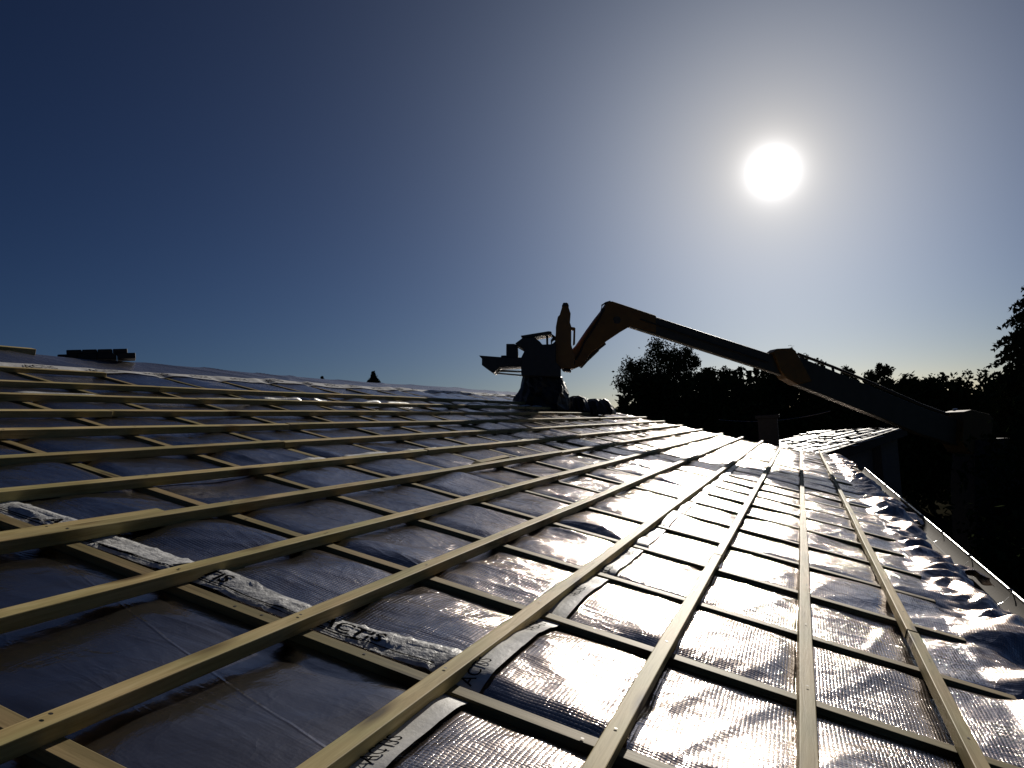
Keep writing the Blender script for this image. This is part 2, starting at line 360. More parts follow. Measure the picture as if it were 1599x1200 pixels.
def grid_mesh(name, S, V, W, mat_, matrix=ROOF, parent=None):
    ns, nv = S.shape
    me = bpy.data.meshes.new(name)
    co = np.stack([S, V, W], -1).reshape(-1, 3).astype(np.float32)
    idx = np.arange(ns * nv).reshape(ns, nv)
    q = np.stack([idx[:-1, :-1], idx[1:, :-1], idx[1:, 1:], idx[:-1, 1:]], -1).reshape(-1, 4)
    me.vertices.add(len(co)); me.vertices.foreach_set('co', co.ravel())
    me.loops.add(q.size); me.loops.foreach_set('vertex_index', q.ravel().astype(np.int32))
    me.polygons.add(len(q)); me.polygons.foreach_set('loop_start', (np.arange(len(q)) * 4).astype(np.int32))
    me.update(calc_edges=True)
    uv = me.uv_layers.new(name='UVMap'); uv.data.foreach_set('uv', co[q.ravel(), :2].astype(np.float32).ravel())
    me.polygons.foreach_set('use_smooth', [True] * len(q)); me.materials.append(mat_); me.update(); me.validate()
    o = bpy.data.objects.new(name, me); col.objects.link(o)
    if parent is not None: o.parent = parent
    else: o.matrix_world = matrix
    return o

def s_samples(a, b, step=.012):
    out = [a]
    while out[-1] < b: out.append(out[-1] + max(step, .0033 * abs(out[-1])))
    return np.array(out)
def foil_sheet(name, v0, v1, sa, sb, mat_, lift=0., ragged0=0., ragged_end=.05, vstep=.013, edge_fn=None):
    ss = s_samples(0, 1e9 if False else 20.0)
    ss = s_samples(sa, sb if sb else 17.6)
    nv = int((v1 - v0) / vstep) + 2
    t = np.linspace(0, 1, nv)
    u = np.linspace(0, 1, len(ss)); uu = (ss - ss[0]) / (ss[-1] - ss[0])
    S = np.zeros((len(ss), nv)); V = np.zeros_like(S)
    lo = v0 + (edge_fn(ss) if edge_fn is not None else ragged0 * fbm(ss * 3, ss * 0, 3, 61))
    V[:] = lo[:, None] + (v1 - lo)[:, None] * t[None, :]
    if sb: S[:] = ss[:, None]
    else:
        send = s_end(V[-1]) + ragged_end * fbm(V[-1] * 4, V[-1] * 0 + 2, 3, 71)
        S[:] = sa + uu[:, None] * (send[None, :] - sa)
    W = foil_h(S, V) + lift
    return grid_mesh(name, S, V, W, mat_)

# ------------------------------------------------------------------ ground
g = MB(); g.add([(-900, -900, -3.7), (900, -900, -3.7), (900, 1500, -3.7), (-900, 1500, -3.7)], [(0, 1, 2, 3)])
tag(g.build('ground', M_GROUND), kind='structure')

# ------------------------------------------------------------------ house carrying the roof
house = empty('house', (-4.9, 7, -3.7)); HI = Matrix.Translation((4.9, -7, 3.7))
tag(house, 'low house whose long roof slope is covered in silver foil and timber battens', 'house')
def wpt(p): return HI @ p
# roof boards under the foil, both slopes
dk = MB()
vs = np.linspace(-1.1, RIDGE, 13)
top = []; bot = []
def slab(vlist, f_end, flip=False):
    n = len(vlist); pts = []
    for v in vlist:
        for s in (SNEAR, float(f_end(v))):
            for w in (-.03, -.17):
                pts.append((v, s, w))
    out = []
    for v, s, w in pts:
        p = P(s, v, w)
        if flip:
            rx = P(0, RIDGE, 0).x; p = Vector((2 * rx - p.x, p.y, p.z))
        out.append(wpt(p))
    fs = []
    for i in range(n - 1):
        a = i * 4; b = a + 4
        fs += [(a, a + 2, b + 2, b), (a + 1, b + 1, b + 3, a + 3), (a, b, b + 1, a + 1), (a + 2, a + 3, b + 3, b + 2)]
    fs += [(0, 1, 3, 2), ((n - 1) * 4, (n - 1) * 4 + 2, (n - 1) * 4 + 3, (n - 1) * 4 + 1)]
    dk.add(out, fs)
slab(list(vs), lambda v: s_end(v) - .06)
slab(list(np.linspace(-1.1, RIDGE - .001, 8)), lambda v: 14.9, True)
dk.build('roof_deck', M_DECK, house)
wl_ = MB()
rx = P(0, RIDGE, 0).x; rz = P(0, RIDGE, 0).z - .26; ez = P(0, -.45, 0).z - .26; ex = P(0, -.45, 0).x
prof = [(ex, -3.7), (ex, ez), (rx, rz), (2 * rx - ex, ez), (2 * rx - ex, -3.7)]
wl_.prism([wpt(Vector((x, 6.75, z))) for x, z in prof], (0, 15.6, 0))
wl_.build('wall', M_RENDER, house)
fa = MB()
fa.prism([wpt(P(8.1, -1.103, -.03)), wpt(P(8.1, -1.103, -.20)), wpt(P(8.1, -1.125, -.20)), wpt(P(8.1, -1.125, -.03))], (0, 18.5, 0))
fa.build('fascia_board', M_DARKWOOD, house)

# ------------------------------------------------------------------ foil sheets
def eave_edge(s): return .075 * fbm(s * 1.3, s * 0 + 3, 2, 81) + .07 * fbm(s * 5, s * 0, 3, 82) + .05 * np.clip((s - 6) / 5, 0, 1)
GF = 'sheets of silver roofing foil'
tag(foil_sheet('foil_sheet', -1.10, .56, SNEAR, None, M_FOIL, 0, edge_fn=eave_edge), 'silver foil sheet lowest on the roof, its crumpled loose edge hanging at the gutter', 'foil sheet', GF)
tag(foil_sheet('foil_sheet', .51, 2.08, 1.60, None, M_FOIL, .0025), 'wide silver foil sheet above the eave sheet, beginning at the printed crosswise lap', 'foil sheet', GF)
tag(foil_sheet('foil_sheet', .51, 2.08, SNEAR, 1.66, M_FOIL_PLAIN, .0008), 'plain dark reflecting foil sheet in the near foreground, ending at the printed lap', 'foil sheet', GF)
tag(foil_sheet('foil_sheet', 2.02, 3.60, SNEAR, None, M_FOIL, .0045), 'silver foil sheet halfway up the roof, between the two thin broken white tape lines', 'foil sheet', GF)
tag(foil_sheet('foil_sheet', 3.54, 4.50, SNEAR, None, M_FOIL, .0065), 'narrow dull foil sheet high on the roof just under the printed ridge tape', 'foil sheet', GF)
# ridge sheet folded over to the other slope
ss = s_samples(SNEAR, 15.0, .03); tv = np.concatenate([np.linspace(4.42, RIDGE - .04, 34), np.linspace(RIDGE - .03, RIDGE + .03, 7), np.linspace(RIDGE + .05, RIDGE + 1.3, 14)])
S, V = np.meshgrid(ss, tv, indexing='ij'); W = foil_h(S, V) + .009
over = V - RIDGE; phi = 2 * TH
fold = np.clip(over, 0, None)
V2d = np.where(over > 0, RIDGE + fold * math.cos(phi), V); W2d = np.where(over > 0, W - fold * math.sin(phi), W) + .03 * vnoise(S * .35, S * 0, 91) * np.exp(-(over / .35) ** 2)
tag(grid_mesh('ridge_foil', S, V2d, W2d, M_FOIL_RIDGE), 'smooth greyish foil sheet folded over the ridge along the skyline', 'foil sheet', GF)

# ------------------------------------------------------------------ tapes with printing
def text_mesh(txt, size, bold=False):
    cu = bpy.data.curves.new('txt', 'FONT'); cu.body = txt; cu.size = size; cu.resolution_u = 3
    if bold: cu.offset = size * .018
    o = bpy.data.objects.new('txt', cu); col.objects.link(o)
    bpy.context.view_layer.update()
    me = bpy.data.meshes.new_from_object(o.evaluated_get(bpy.context.evaluated_depsgraph_get()))
    v = [tuple(p.co) for p in me.vertices]; f = [tuple(p.vertices) for p in me.polygons]
    bpy.data.objects.remove(o); bpy.data.curves.remove(cu); bpy.data.meshes.remove(me)
    return v, f
def tape(name, vc, width, sa, sb, label, texts, wob=.012, seed=1, broken=None, lift=0.):
    ss = s_samples(sa, sb, .02); nv = 7
    t = np.linspace(-.5, .5, nv)
    c = vc + wob * vnoise(ss * .9, ss * 0, seed) + .0015 * vnoise(ss * 4, ss * 0, seed + 1)
    wd = width * (1 + .05 * vnoise(ss * 2.2, ss * 0 + 4, seed + 2))
    if broken is not None: wd = wd * np.clip(.55 + .9 * vnoise(ss * broken, ss * 0 + 9, seed + 3), .12, 1)
    S = np.repeat(ss[:, None], nv, 1); V = c[:, None] + wd[:, None] * t[None, :]; T2 = .5 - t[None, :]
    W = foil_h(S, V) + .0115 + lift * (1.2 - T2) + .0012 * ridged(S * 9 + V * 5, V * 12, seed + 5)
    o = grid_mesh(name, S, V, W, M_TAPE); tag(o, label, 'tape', 'white tapes on the foil laps')
    for txt, s0, size, dv, flip in texts:
        m = MB(); v, f = text_mesh(txt, size, False); out = []
        for x, y, z in v:
            s = s0 + (x if not flip else -x); vv = float(np.interp(s, ss, c)) + dv + (y if not flip else -y)
            out.append((s, vv, float(foil_h(s, vv)) + .0135 + lift * (.7 + (vv - float(np.interp(s, ss, c))) / width) + .002))
        m.add(out, f); p = m.build('printed_text', M_PRINT); p.parent = o
    return o
WORD = 'ACTIS'
tape('seam_tape', .535, .085, SNEAR, 15.2, 'white tape with black lettering nearest the eave, running beside a thick batten', [(WORD, x, .042, -.020, False) for x in np.arange(.72, 5.0, .41)], .006, 3)
tape('seam_tape', 2.045, .050, SNEAR, 14.6, 'thin broken white tape line halfway up the roof', [], .006, 13, 1.1, .007)
tape('seam_tape', 3.565, .060, SNEAR, 14.2, 'thinnest broken white tape line high on the roof, below the ridge tape', [], .01, 23, .9, .010)
tape('ridge_tape', 4.46, .115, SNEAR, 14.3, 'wide white tape with repeated black printing just below the ridge', [(WORD, x, .085, -.030, False) for x in np.arange(1.2, 12.5, .47)], .012, 33, lift=.013)

# printed selvedge at the crosswise lap
tv = np.linspace(.58, 2.34, 150); ts = np.linspace(0, .105, 11)
V, T = np.meshgrid(tv, ts, indexing='ij'); S = 1.546 + .010 * vnoise(V * 1.4, V * 0, 7) + T * (1 + .2 * vnoise(V * 2, V * 0, 8))
def lap_w(S, V, T): return np.maximum(foil_h(S, V) + .010, .015 + .004 * vnoise(V * 3, T * 9, 10)) + .005 * ridged(V * 9, T * 30, 9) + .004 * np.sin(T / .105 * math.pi)
W = lap_w(S, V, T)
edge = grid_mesh('printed_lap', S, V, W, M_EDGEFOIL)
tag(edge, 'crinkled silver lap strip with black printing running down the slope beside a brown counter batten', 'foil strip')
for k, v0 in enumerate(np.arange(2.25, .7, -.44)):
    m = MB(); v, f = text_mesh(WORD, .062, True); out = []
    for x, y, z in v:
        vv = v0 - x; s = 1.580 + y + .010 * float(vnoise(np.array(vv * 1.4), np.array(0.), 7))
        out.append((s, vv, float(lap_w(np.array(s), np.array(vv), np.array(.034 + y))) + .002))
    m.add(out, f); p = m.build('printed_text', M_PRINT); p.parent = edge
for so in (.014, .023):
    m = MB()
    vv = np.arange(2.32, .6, -.02)
    for a, b in zip(vv[:-1], vv[1:]):
        q = []
        for v_, d in ((a, 0), (a, .004), (b, .004), (b, 0)):
            s = 1.546 + so + d + .010 * float(vnoise(np.array(v_ * 1.4), np.array(0.), 7)); q.append((s, v_, float(lap_w(np.array(s), np.array(v_), np.array(so + d))) + .0015))
        m.add(q, [(0, 1, 2, 3)])
    p = m.build('printed_line', M_PRINT); p.parent = edge

# ------------------------------------------------------------------ battens
def stick(name, s_or_v, a, b, w, h, base, along='s', seed=0, bow=.004, nails=(), mats=None):
    """one sawn timber: a..b along its length, origin at its start"""
    n = max(2, int(abs(b - a) / .25)); xs = np.linspace(0, b - a, n + 1); m = MB(); ring = []
    ph = seed * 1.7
    for x in xs:
        dy = bow * math.sin(x * 1.1 + ph) + bow * .4 * math.sin(x * 2.9 + ph * 2); dz = .0018 * math.sin(x * 1.7 + ph * 3)
        tw = .009 * math.sin(x * .8 + ph)
        for sy, sz in ((-1, 0), (1, 0), (1, 1), (-1, 1)):
            y = sy * w / 2; z = sz * h
            ring.append((x, dy + y - tw * (z - h / 2), dz * sz + z + tw * y * (1 if sz else 0)))
    fs = []
    for i in range(n):
        for k in range(4):
            fs.append((i * 4 + k, (i + 1) * 4 + k, (i + 1) * 4 + (k + 1) % 4, i * 4 + (k + 1) % 4))
    fs += [(0, 1, 2, 3), (n * 4 + 3, n * 4 + 2, n * 4 + 1, n * 4)]
    m.add(ring, fs)
    for x, y in nails:
        xx = x - a if along == 's' else x
        if .01 < xx < b - a - .01:
            dy = bow * math.sin(xx * 1.1 + ph) + bow * .4 * math.sin(xx * 2.9 + ph * 2)
            c = [(xx + .0038 * math.cos(t), dy + y + .0038 * math.sin(t), h + .0026) for t in np.linspace(0, 2 * math.pi, 9)[:-1]]
            m.add(c, [tuple(range(8))], 1)
    if along == 's': M = ROOF @ Matrix.Translation((a, s_or_v, base))
    else: M = ROOF @ Matrix.Translation((s_or_v, a, base)) @ Matrix.Rotation(math.pi / 2, 4, 'Z')
    return m.build(name, mats, matrix=M, bevel=.0022)
ORD = ['', 'first', 'second', 'third', 'fourth', 'fifth', 'sixth', 'seventh', 'eighth', 'ninth', 'tenth', 'eleventh', 'twelfth', 'thirteenth', 'fourteenth', 'fifteenth', 'sixteenth', 'seventeenth', 'eighteenth', 'nineteenth', 'twentieth', 'twenty-first', 'twenty-second', 'twenty-third', 'twenty-fourth', 'twenty-fifth', 'twenty-sixth', 'twenty-seventh', 'twenty-eighth']
n_cb = int((17.2 - S0) / DS)
cb_s = [S0 + DS * j for j in range(-2, n_cb + 1)]
GB = 'tile battens along the roof'
PIECE = ['nearest', 'second', 'third', 'farthest']
joints = {3: [3.52, 7.6, 11.6], 7: [1.87, 5.9, 9.9], 5: [6.4, 10.6], 4: [4.9, 9.0, 12.9], 2: [5.6, 9.7, 13.6], 1: [3.1, 7.2, 11.3]}
end_out = {1: 17.55, 2: 17.2, 3: 16.5, 4: 16.2, 5: 15.9}
for i in range(1, 14):
    js = joints.get(i, [rnd.uniform(2.5, 5.0) + 4.1 * k for k in range(3)])
    js = [j for j in js if j < 14.2]
    e = end_out.get(i, float(s_end(vb(i))) + rnd.uniform(.05, .35))
    if i >= 11: e = min(e, [13.3, 12.9, 12.6][i - 11])
    pts = [SNEAR - .1] + js + [e]
    for k in range(len(pts) - 1):
        a, b = pts[k], pts[k + 1]
        dv = rnd.uniform(-.004, .004); sa_, sb_ = a + .0015, b - .0015
        if i == 7 and k == 0: dv = .041
        if i == 7 and k == 1: sa_ = .2
        nails = [(s + rnd.uniform(-.006, .006), rnd.uniform(-.006, .006)) for s in cb_s]
        o = stick('tile_batten', vb(i) + dv, sa_, sb_, WTB + rnd.uniform(-.002, .002), HTB + rnd.uniform(-.001, .001), HCB + .0006, 's', i * 3 + k, .0016, nails, [M_BATTEN, M_NAIL])
        which = PIECE[k] if k < len(pts) - 2 else 'farthest'
        if i == 7 and k == 0: lab = 'short near piece of the seventh long batten from the eave, lapped behind the next length'
        else: lab = '%s length of pale timber in the %s long batten up from the gutter' % (which, ORD[i])
        tag(o, lab, 'batten', GB)
o = stick('tile_batten', 4.29, SNEAR, 4.0, .037, .030, HCB + .0006, 's', 77, .004, [], [M_BATTEN, M_NAIL])
tag(o, 'short batten lying under the left part of the printed ridge tape', 'batten', GB)
o = stick('ridge_batten', RIDGE - .06, SNEAR, 4.05, .05, .045, .03, 's', 78, .004, [], [M_BATTEN, M_NAIL])
tag(o, 'thick pale timber lying on top of the ridge at the left end', 'batten')

GC = 'counter battens running down the slope'
for k, s in enumerate(cb_s):
    a = -.74 + rnd.uniform(-.025, .025); b = 4.36
    if s > float(s_end(a)) - .1: continue
    if s > 15.0 - .1: b = float(np.interp(s, [15.0, 15.4, 15.9, 17.3], [2.0, .9, .2, -.62]))
    if b - a < .15: continue
    o = stick('counter_batten', s, a, b, WCB + rnd.uniform(-.002, .002), HCB, 0.0, 'v', k * 5 + 2, .006, [(rnd.uniform(.1, 4.9), rnd.uniform(-.01, .01)) for q in range(9)], [M_COUNTER, M_NAIL])
    vis = k - 1 if k >= 2 else None
    if k >= 2: lab = '%s crosswise brown counter batten away from the printed lap strip' % ORD[k - 1] if k > 2 else 'brown counter batten right beside the printed silver lap strip'
    else: lab = 'brown counter batten at the lower left corner, nearest the viewer' if k == 1 else 'counter batten behind the viewer at the near end of the roof'
    tag(o, lab, 'batten', GC)

# small loose things on the roof
m = MB(); m.add([(0, -.02, 0), (.5, -.02, 0), (.5, .02, 0), (0, .02, 0), (0.05, -.02, .012), (.5, -.02, .03), (.5, .02, .03), (0.05, .02, .012)],
                [(0, 3, 2, 1), (4, 5, 6, 7), (0, 1, 5, 4), (1, 2, 6, 5), (2, 3, 7, 6), (3, 0, 4, 7)])
o = m.build('timber_offcut', M_BATTEN, matrix=ROOF @ Matrix.Translation((4.42, 1.74, .022)) @ Matrix.Rotation(R(-2), 4, 'Z'), bevel=.002)
tag(o, 'short wedge shaped timber offcut lying on the foil between two battens', 'wood offcut')

# dark stack on the ridge
t = empty('tile_stack'); t.location = P(4.75, RIDGE + .10, -.012); t.rotation_euler = (0, R(-1), R(46))
tag(t, 'low dark stack of slabs sitting on the ridge against the sky', 'stack of slabs')
m = MB()
for k in range(4): m.box((-.205 + .136 * k, 0, .035), (.133, .20, .046))
m.build('lower_layer', M_SLATE, t, bevel=.006)
m = MB()
for k in range(4): m.box((-.16 + .107 * k, .005, .076), (.104, .17, .036))
m.build('upper_layer', M_SLATE, t, bevel=.006)

# ------------------------------------------------------------------ gutter
gut = empty('roof_gutter', P(8, -1.29, -.1)); gi = gut.location
tag(gut, 'half round gutter along the eave with bright rolled lip and sandy inside', 'gutter')
def gc(s): return float(np.interp(s, [4, 9, 17.5], [-1.285, -1.295, -1.285]))
m = MB(); gs = list(np.arange(SNEAR, 17.7, .45)); na = 11; r = .11
for lay in (0, 1):
    vs_ = []
    for s in gs:
        for k in range(na):
            a = math.pi * k / (na - 1); rr = r + .003 * lay
            vs_.append(Vector(P(s, gc(s) + rr * math.cos(a), -.085 - rr * math.sin(a))) - gi)
    fs = [(i * na + k, (i + 1) * na + k, (i + 1) * na + k + 1, i * na + k + 1) for i in range(len(gs) - 1) for k in range(na - 1)]
    m.add(vs_, fs, 0)
m.build('trough', M_ZINC_IN, gut, smooth=True)
m = MB(); m.tube([Vector(P(s, gc(s) - r - .004, -.083)) - gi for s in gs], .0085, 8); m.build('rolled_lip', M_ZINC, gut, smooth=True)
for s in np.arange(.6, 17.4, 1.25):
    m = MB(); pts = [Vector(P(s, gc(s) + (r + .006) * math.cos(a), -.085 - (r + .006) * math.sin(a))) - gi for a in np.linspace(0.1, math.pi + .1, 9)]
    m.tube(pts, .007, 6); m.tube([Vector(P(s, gc(s) - r - .006, -.075)) - gi, Vector(P(s, gc(s) - r + .03, -.072)) - gi], .006, 6)
    m.build('gutter_bracket', M_ZINC, gut)
m = MB()
for k in range(260):
    s = rnd.gauss(7.4, .6); a = rnd.uniform(.25, .55) * math.pi; c = Vector(P(s, gc(s) + r * .93 * math.cos(a), -.085 - r * .93 * math.sin(a)))
    e1 = Vector((rnd.uniform(-1, 1), rnd.uniform(-1, 1), rnd.uniform(-.2, 1))).normalized() * .016; e2 = e1.cross(Vector((rnd.uniform(-1, 1), rnd.uniform(-1, 1), 1))).normalized() * .010
    c.z += rnd.uniform(0, .02); m.add([c - e1, c + e2, c + e1, c - e2], [(0, 1, 2, 3)])
tag(m.build('leaf_litter', M_LITTER), 'scatter of dead leaves lying in the gutter', 'leaf litter', kind='stuff')

# ------------------------------------------------------------------ telescopic handler beyond the roof end
BA = Vector((-1.99, 12.63, 0)); BU = Vector((.832, .555, 0)); BN = Vector((.555, -.832, 0))
def bpl(px, py, off=0.0):
    d = pixray(px, py); k = ((BA - CAMLOC).dot(BN) + off) / d.dot(BN); return CAMLOC + d * k
tel = empty('telescopic_handler', (3.9, 16.4, -3.7)); TI = Matrix.Translation((-3.9, -16.4, 3.7))
tag(tel, 'telescopic handler reaching its long dark boom and yellow cranked jib over the roof end', 'lifting machine')
def poly(pts, off=0.0): return [TI @ bpl(x, y, off) for x, y in pts]
def bprism(name, pts, th, m_, off=0.0, bevel=.012, parent=tel):
    mb = MB(); mb.prism(poly(pts, off), BN * th); return mb.build(name, m_, parent, bevel=bevel)
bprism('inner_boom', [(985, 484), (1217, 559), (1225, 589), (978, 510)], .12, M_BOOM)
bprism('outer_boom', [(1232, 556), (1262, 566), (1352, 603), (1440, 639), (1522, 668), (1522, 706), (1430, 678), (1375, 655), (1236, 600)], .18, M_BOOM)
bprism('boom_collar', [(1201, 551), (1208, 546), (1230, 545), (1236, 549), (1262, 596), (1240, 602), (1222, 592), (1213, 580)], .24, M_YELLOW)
mb = MB(); mb.tube(poly([(1246, 553), (1300, 573), (1358, 597), (1440, 633), (1500, 655)], -.12), .026, 8); mb.build('hose_rail', M_DARKMETAL, tel)
for x, y in ((1252, 556), (1300, 574), (1356, 597)):
    mb = MB(); mb.tube(poly([(x, y), (x + 2, y + 10)], -.12), .022, 6); mb.build('rail_bracket', M_DARKMETAL, tel)
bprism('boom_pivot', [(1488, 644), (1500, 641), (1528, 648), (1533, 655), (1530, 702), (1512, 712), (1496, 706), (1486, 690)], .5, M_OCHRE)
for x, y in ((1491, 641), (1519, 646)):  # small shiny caps added to stand for two glints on the pivot
    mb = MB(); mb.tube(poly([(x - 3, y), (x + 3, y - .5)], -.2), .03, 8); mb.build('glint_cap', M_ZINC, tel)
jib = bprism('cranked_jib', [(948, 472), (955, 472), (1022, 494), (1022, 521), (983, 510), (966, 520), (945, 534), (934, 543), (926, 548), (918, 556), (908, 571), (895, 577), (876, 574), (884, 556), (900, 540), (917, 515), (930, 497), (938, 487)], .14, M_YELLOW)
mb = MB(); mb.tube(poly([(953, 471), (946, 473), (940, 477), (939, 485), (941, 492)], -.02), .014, 6); mb.build('hose_loop', M_RUBBER, tel)
mb = MB(); mb.tube(poly([(905, 572), (914, 562), (932, 545)], -.16), .05, 10); mb.tube(poly([(930, 547), (944, 536)], -.16), .035, 10); mb.build('tilt_cylinder', M_DARKMETAL, tel)
for dx in (0,):
    mb = MB(); mb.tube([TI @ bpl(963, 500, -.09), TI @ bpl(963, 500, .09)], .06, 14); mb.build('pivot_pin', M_DARKMETAL, tel); mb = MB(); mb.tube([TI @ bpl(892, 566, -.18), TI @ bpl(892, 566, .18)], .06, 14); mb.build('pivot_pin', M_DARKMETAL, tel)
mb = MB(); mb.tube(poly([(943, 482), (935, 500), (922, 520), (912, 535), (905, 552), (899, 562)], .09), .016, 6); mb.build('hydraulic_hose', M_RUBBER, tel)
mb = MB(); mb.tube(poly([(1000, 499), (1060, 519), (1130, 543), (1200, 566)], .075), .014, 6); mb.build('hydraulic_hose', M_RUBBER, tel)
# hitch plates and tower on the end of the jib
HP = at(870, 540, 12.2); hd = Vector((HP.x - CAMLOC.x, HP.y - CAMLOC.y, 0)).normalized()
def hpl(px, py, off=0.0):
    d = pixray(px, py); k = ((HP - CAMLOC).dot(hd) + off) / d.dot(hd); return CAMLOC + d * k
def hprism(name, pts, th, m_, off=0.0, parent=tel, bevel=.01):
    mb = MB(); mb.prism([TI @ hpl(x, y, off) for x, y in pts], hd * th); return mb.build(name, m_, parent, bevel=bevel)
hprism('carriage_plate', [(879, 477), (886, 477), (891, 492), (890, 506), (892, 512), (892, 540), (897, 560), (895, 577), (876, 576), (867, 568), (865, 552), (868, 521), (868, 513), (871, 497), (874, 494)], .30, M_YELLOW)
hprism('tower_cap', [(877, 481), (879.5, 475.5), (886.5, 475.5), (888.5, 481)], .34, M_DARKMETAL)
hprism('side_bracket', [(890, 511), (898.5, 512.5), (898, 538), (894.5, 540), (895.5, 516), (890, 516)], .12, M_YELLOW, .02)
hprism('lower_hook', [(877, 577.5), (891, 576.5), (892, 582), (880, 580.5)], .2, M_DARKMETAL)
# carried skip with its tray, rails, lamp box and roof frame
hprism('tray', [(750.5, 557.8), (782.5, 560.2), (816, 561), (816, 574.5), (782, 576.3), (773.5, 584.5), (771, 584), (755, 572.5), (755.2, 563)], .55, M_DARKMETAL)
hprism('tray_rail', [(773.5, 584.4), (775.5, 580.6), (812, 582.0), (816, 582.0), (816, 580.0), (812, 579.6), (779, 577.9), (777.6, 580.3), (775, 580.5), (771, 584)], .10, M_DARKMETAL)
hprism('tray_rail', [(771.5, 583.6), (784, 585.0), (815, 587.6), (815, 585.6), (784, 583.0), (775, 582)], .10, M_DARKMETAL)
hprism('lamp_box', [(791, 538), (804, 538), (808.5, 540.8), (809.5, 561), (790.8, 561)], .16, M_DARKMETAL)
hprism('step_block', [(783, 556.3), (791, 556), (791, 560.9), (783, 560.6)], .2, M_DARKMETAL)
hprism('body', [(815.5, 561), (820, 552), (818.5, 547.5), (806, 540), (817, 531.8), (834, 530), (844, 537), (847.5, 541.5), (862, 541), (868, 536), (868.5, 568), (876, 577), (876, 591), (815.5, 589)], .62, M_DARKMETAL)
hprism('roof_bar', [(814, 527.4), (857, 520.4), (861.5, 521), (862, 524.4), (834, 529.3), (818, 531)], .5, M_DARKMETAL)
hprism('roof_post', [(852.6, 523.5), (856, 523), (856.4, 543), (853, 543)], .06, M_DARKMETAL)
hprism('roof_post', [(861, 521.5), (868.5, 527), (868, 531), (863.2, 533), (861.5, 537.5), (866, 545), (860.8, 544), (859.8, 532), (863, 527), (860.3, 524)], .06, M_DARKMETAL)
# chassis standing on the ground beside the house, turret carrying the boom
fw = Vector((.832, .555, 0)); sd = Vector((-.555, .832, 0))
MT = Matrix(((fw.x, sd.x, 0), (fw.y, sd.y, 0), (0, 0, 1)))
mb = MB(); pf = [(-2.6, .75), (-2.4, 1.25), (1.2, 1.35), (2.5, 1.7), (2.7, 1.5), (2.7, .8), (2.2, .55), (-2.2, .55)]
mb.prism([MT @ Vector((x, 0, z)) for x, z in pf], MT @ Vector((0, 1.2, 0))); mb.build('chassis', M_OCHRE, tel, bevel=.03)
mb = MB(); pf = [(-1.4, 1.3), (.1, 1.3), (-.35, 3.0), (-.45, 3.75), (-1.15, 3.75), (-1.3, 3.0)]
mb.prism([MT @ Vector((x, .1, z)) for x, z in pf], MT @ Vector((0, .55, 0))); mb.build('turret', M_RUBBER, tel, bevel=.03)
mb = MB(); pf = [(-.9, 1.36), (-.75, 2.15), (-.55, 2.45), (.55, 2.45), (.75, 2.1), (.75, 1.36)]
mb.prism([MT @ Vector((x, -.62, z)) for x, z in pf], MT @ Vector((0, .8, 0))); mb.build('cab', M_DARKMETAL, tel, bevel=.04)
for x in (-1.6, 1.6):
    for y in (-.95, .95):
        c = MT @ Vector((x, y, .58)); ax = MT @ Vector((0, 1, 0))
        mb = MB(); mb.tube([c - ax * .2, c - ax * .16, c + ax * .16, c + ax * .2], [.5, .58, .58, .5], 28); wh = mb.build('wheel', M_RUBBER, tel)
        mb = MB(); mb.tube([c - ax * .21, c + ax * .21], .27, 20); mb.build('rim', M_YELLOW, wh)

# ------------------------------------------------------------------ dark tarpaulin heaps on the far roof
def heap(name, prof, off, depth, label, seed):
    """cloth heap: profile rows (left px, right px, py) swept round in depth"""
    n = 28; rows = []; rs = random.Random(seed)
    for (xl, xr, y) in prof:
        L_ = hpl(xl, y, off); R_ = hpl(xr, y, off); c = (L_ + R_) / 2; ax = (R_ - L_) / 2
        rows.append((c, ax))
    m = MB(); vs_ = []
    for ri, (c, ax) in enumerate(rows):
        for k in range(n):
            a = 2 * math.pi * k / n; f = 1 + .13 * math.sin(a * 5 + ri * .5 + seed) + .09 * math.sin(a * 11 + ri * .9 + seed * 2) + rs.uniform(-.05, .05)
            vs_.append(c + ax * (math.cos(a) * (1 + .05 * math.sin(a * 7 + ri * 1.3 + seed) + rs.uniform(-.025, .025))) + hd * (math.sin(a) * min(depth, ax.length * 1.1) * f) + Vector((0, 0, rs.uniform(-.012, .012))))
    fs = [(i * n + k, i * n + (k + 1) % n, (i + 1) * n + (k + 1) % n, (i + 1) * n + k) for i in range(len(rows) - 1) for k in range(n)]
    fs += [tuple(range(n - 1, -1, -1)), tuple((len(rows) - 1) * n + k for k in range(n))]
    m.add(vs_, fs); o = m.build(name, M_TARP)
    return tag(o, label, 'tarpaulin')
heap('tarpaulin_bundle', [(817, 872, 586), (816, 878, 591), (815, 882, 598), (812, 885, 607), (808, 887, 615), (803, 887.5, 622), (798, 888, 632), (796, 890, 640)], .10, .45, 'black tarpaulin draped like a skirt under the carried skip on the roof', 3)
heap('tarpaulin_heap', [(893, 905, 619), (888, 914, 622), (885, 917, 628), (884, 920, 636), (884, 922, 643)], .5, .3, 'small crumpled dark bundle just right of the draped tarpaulin', 5)
heap('tarpaulin_heap', [(915, 944, 623.5), (908, 950, 627), (904, 955, 633), (902, 960, 640), (901, 962, 648)], .9, .4, 'flat topped dark bundle at the roof end before the trees', 9)

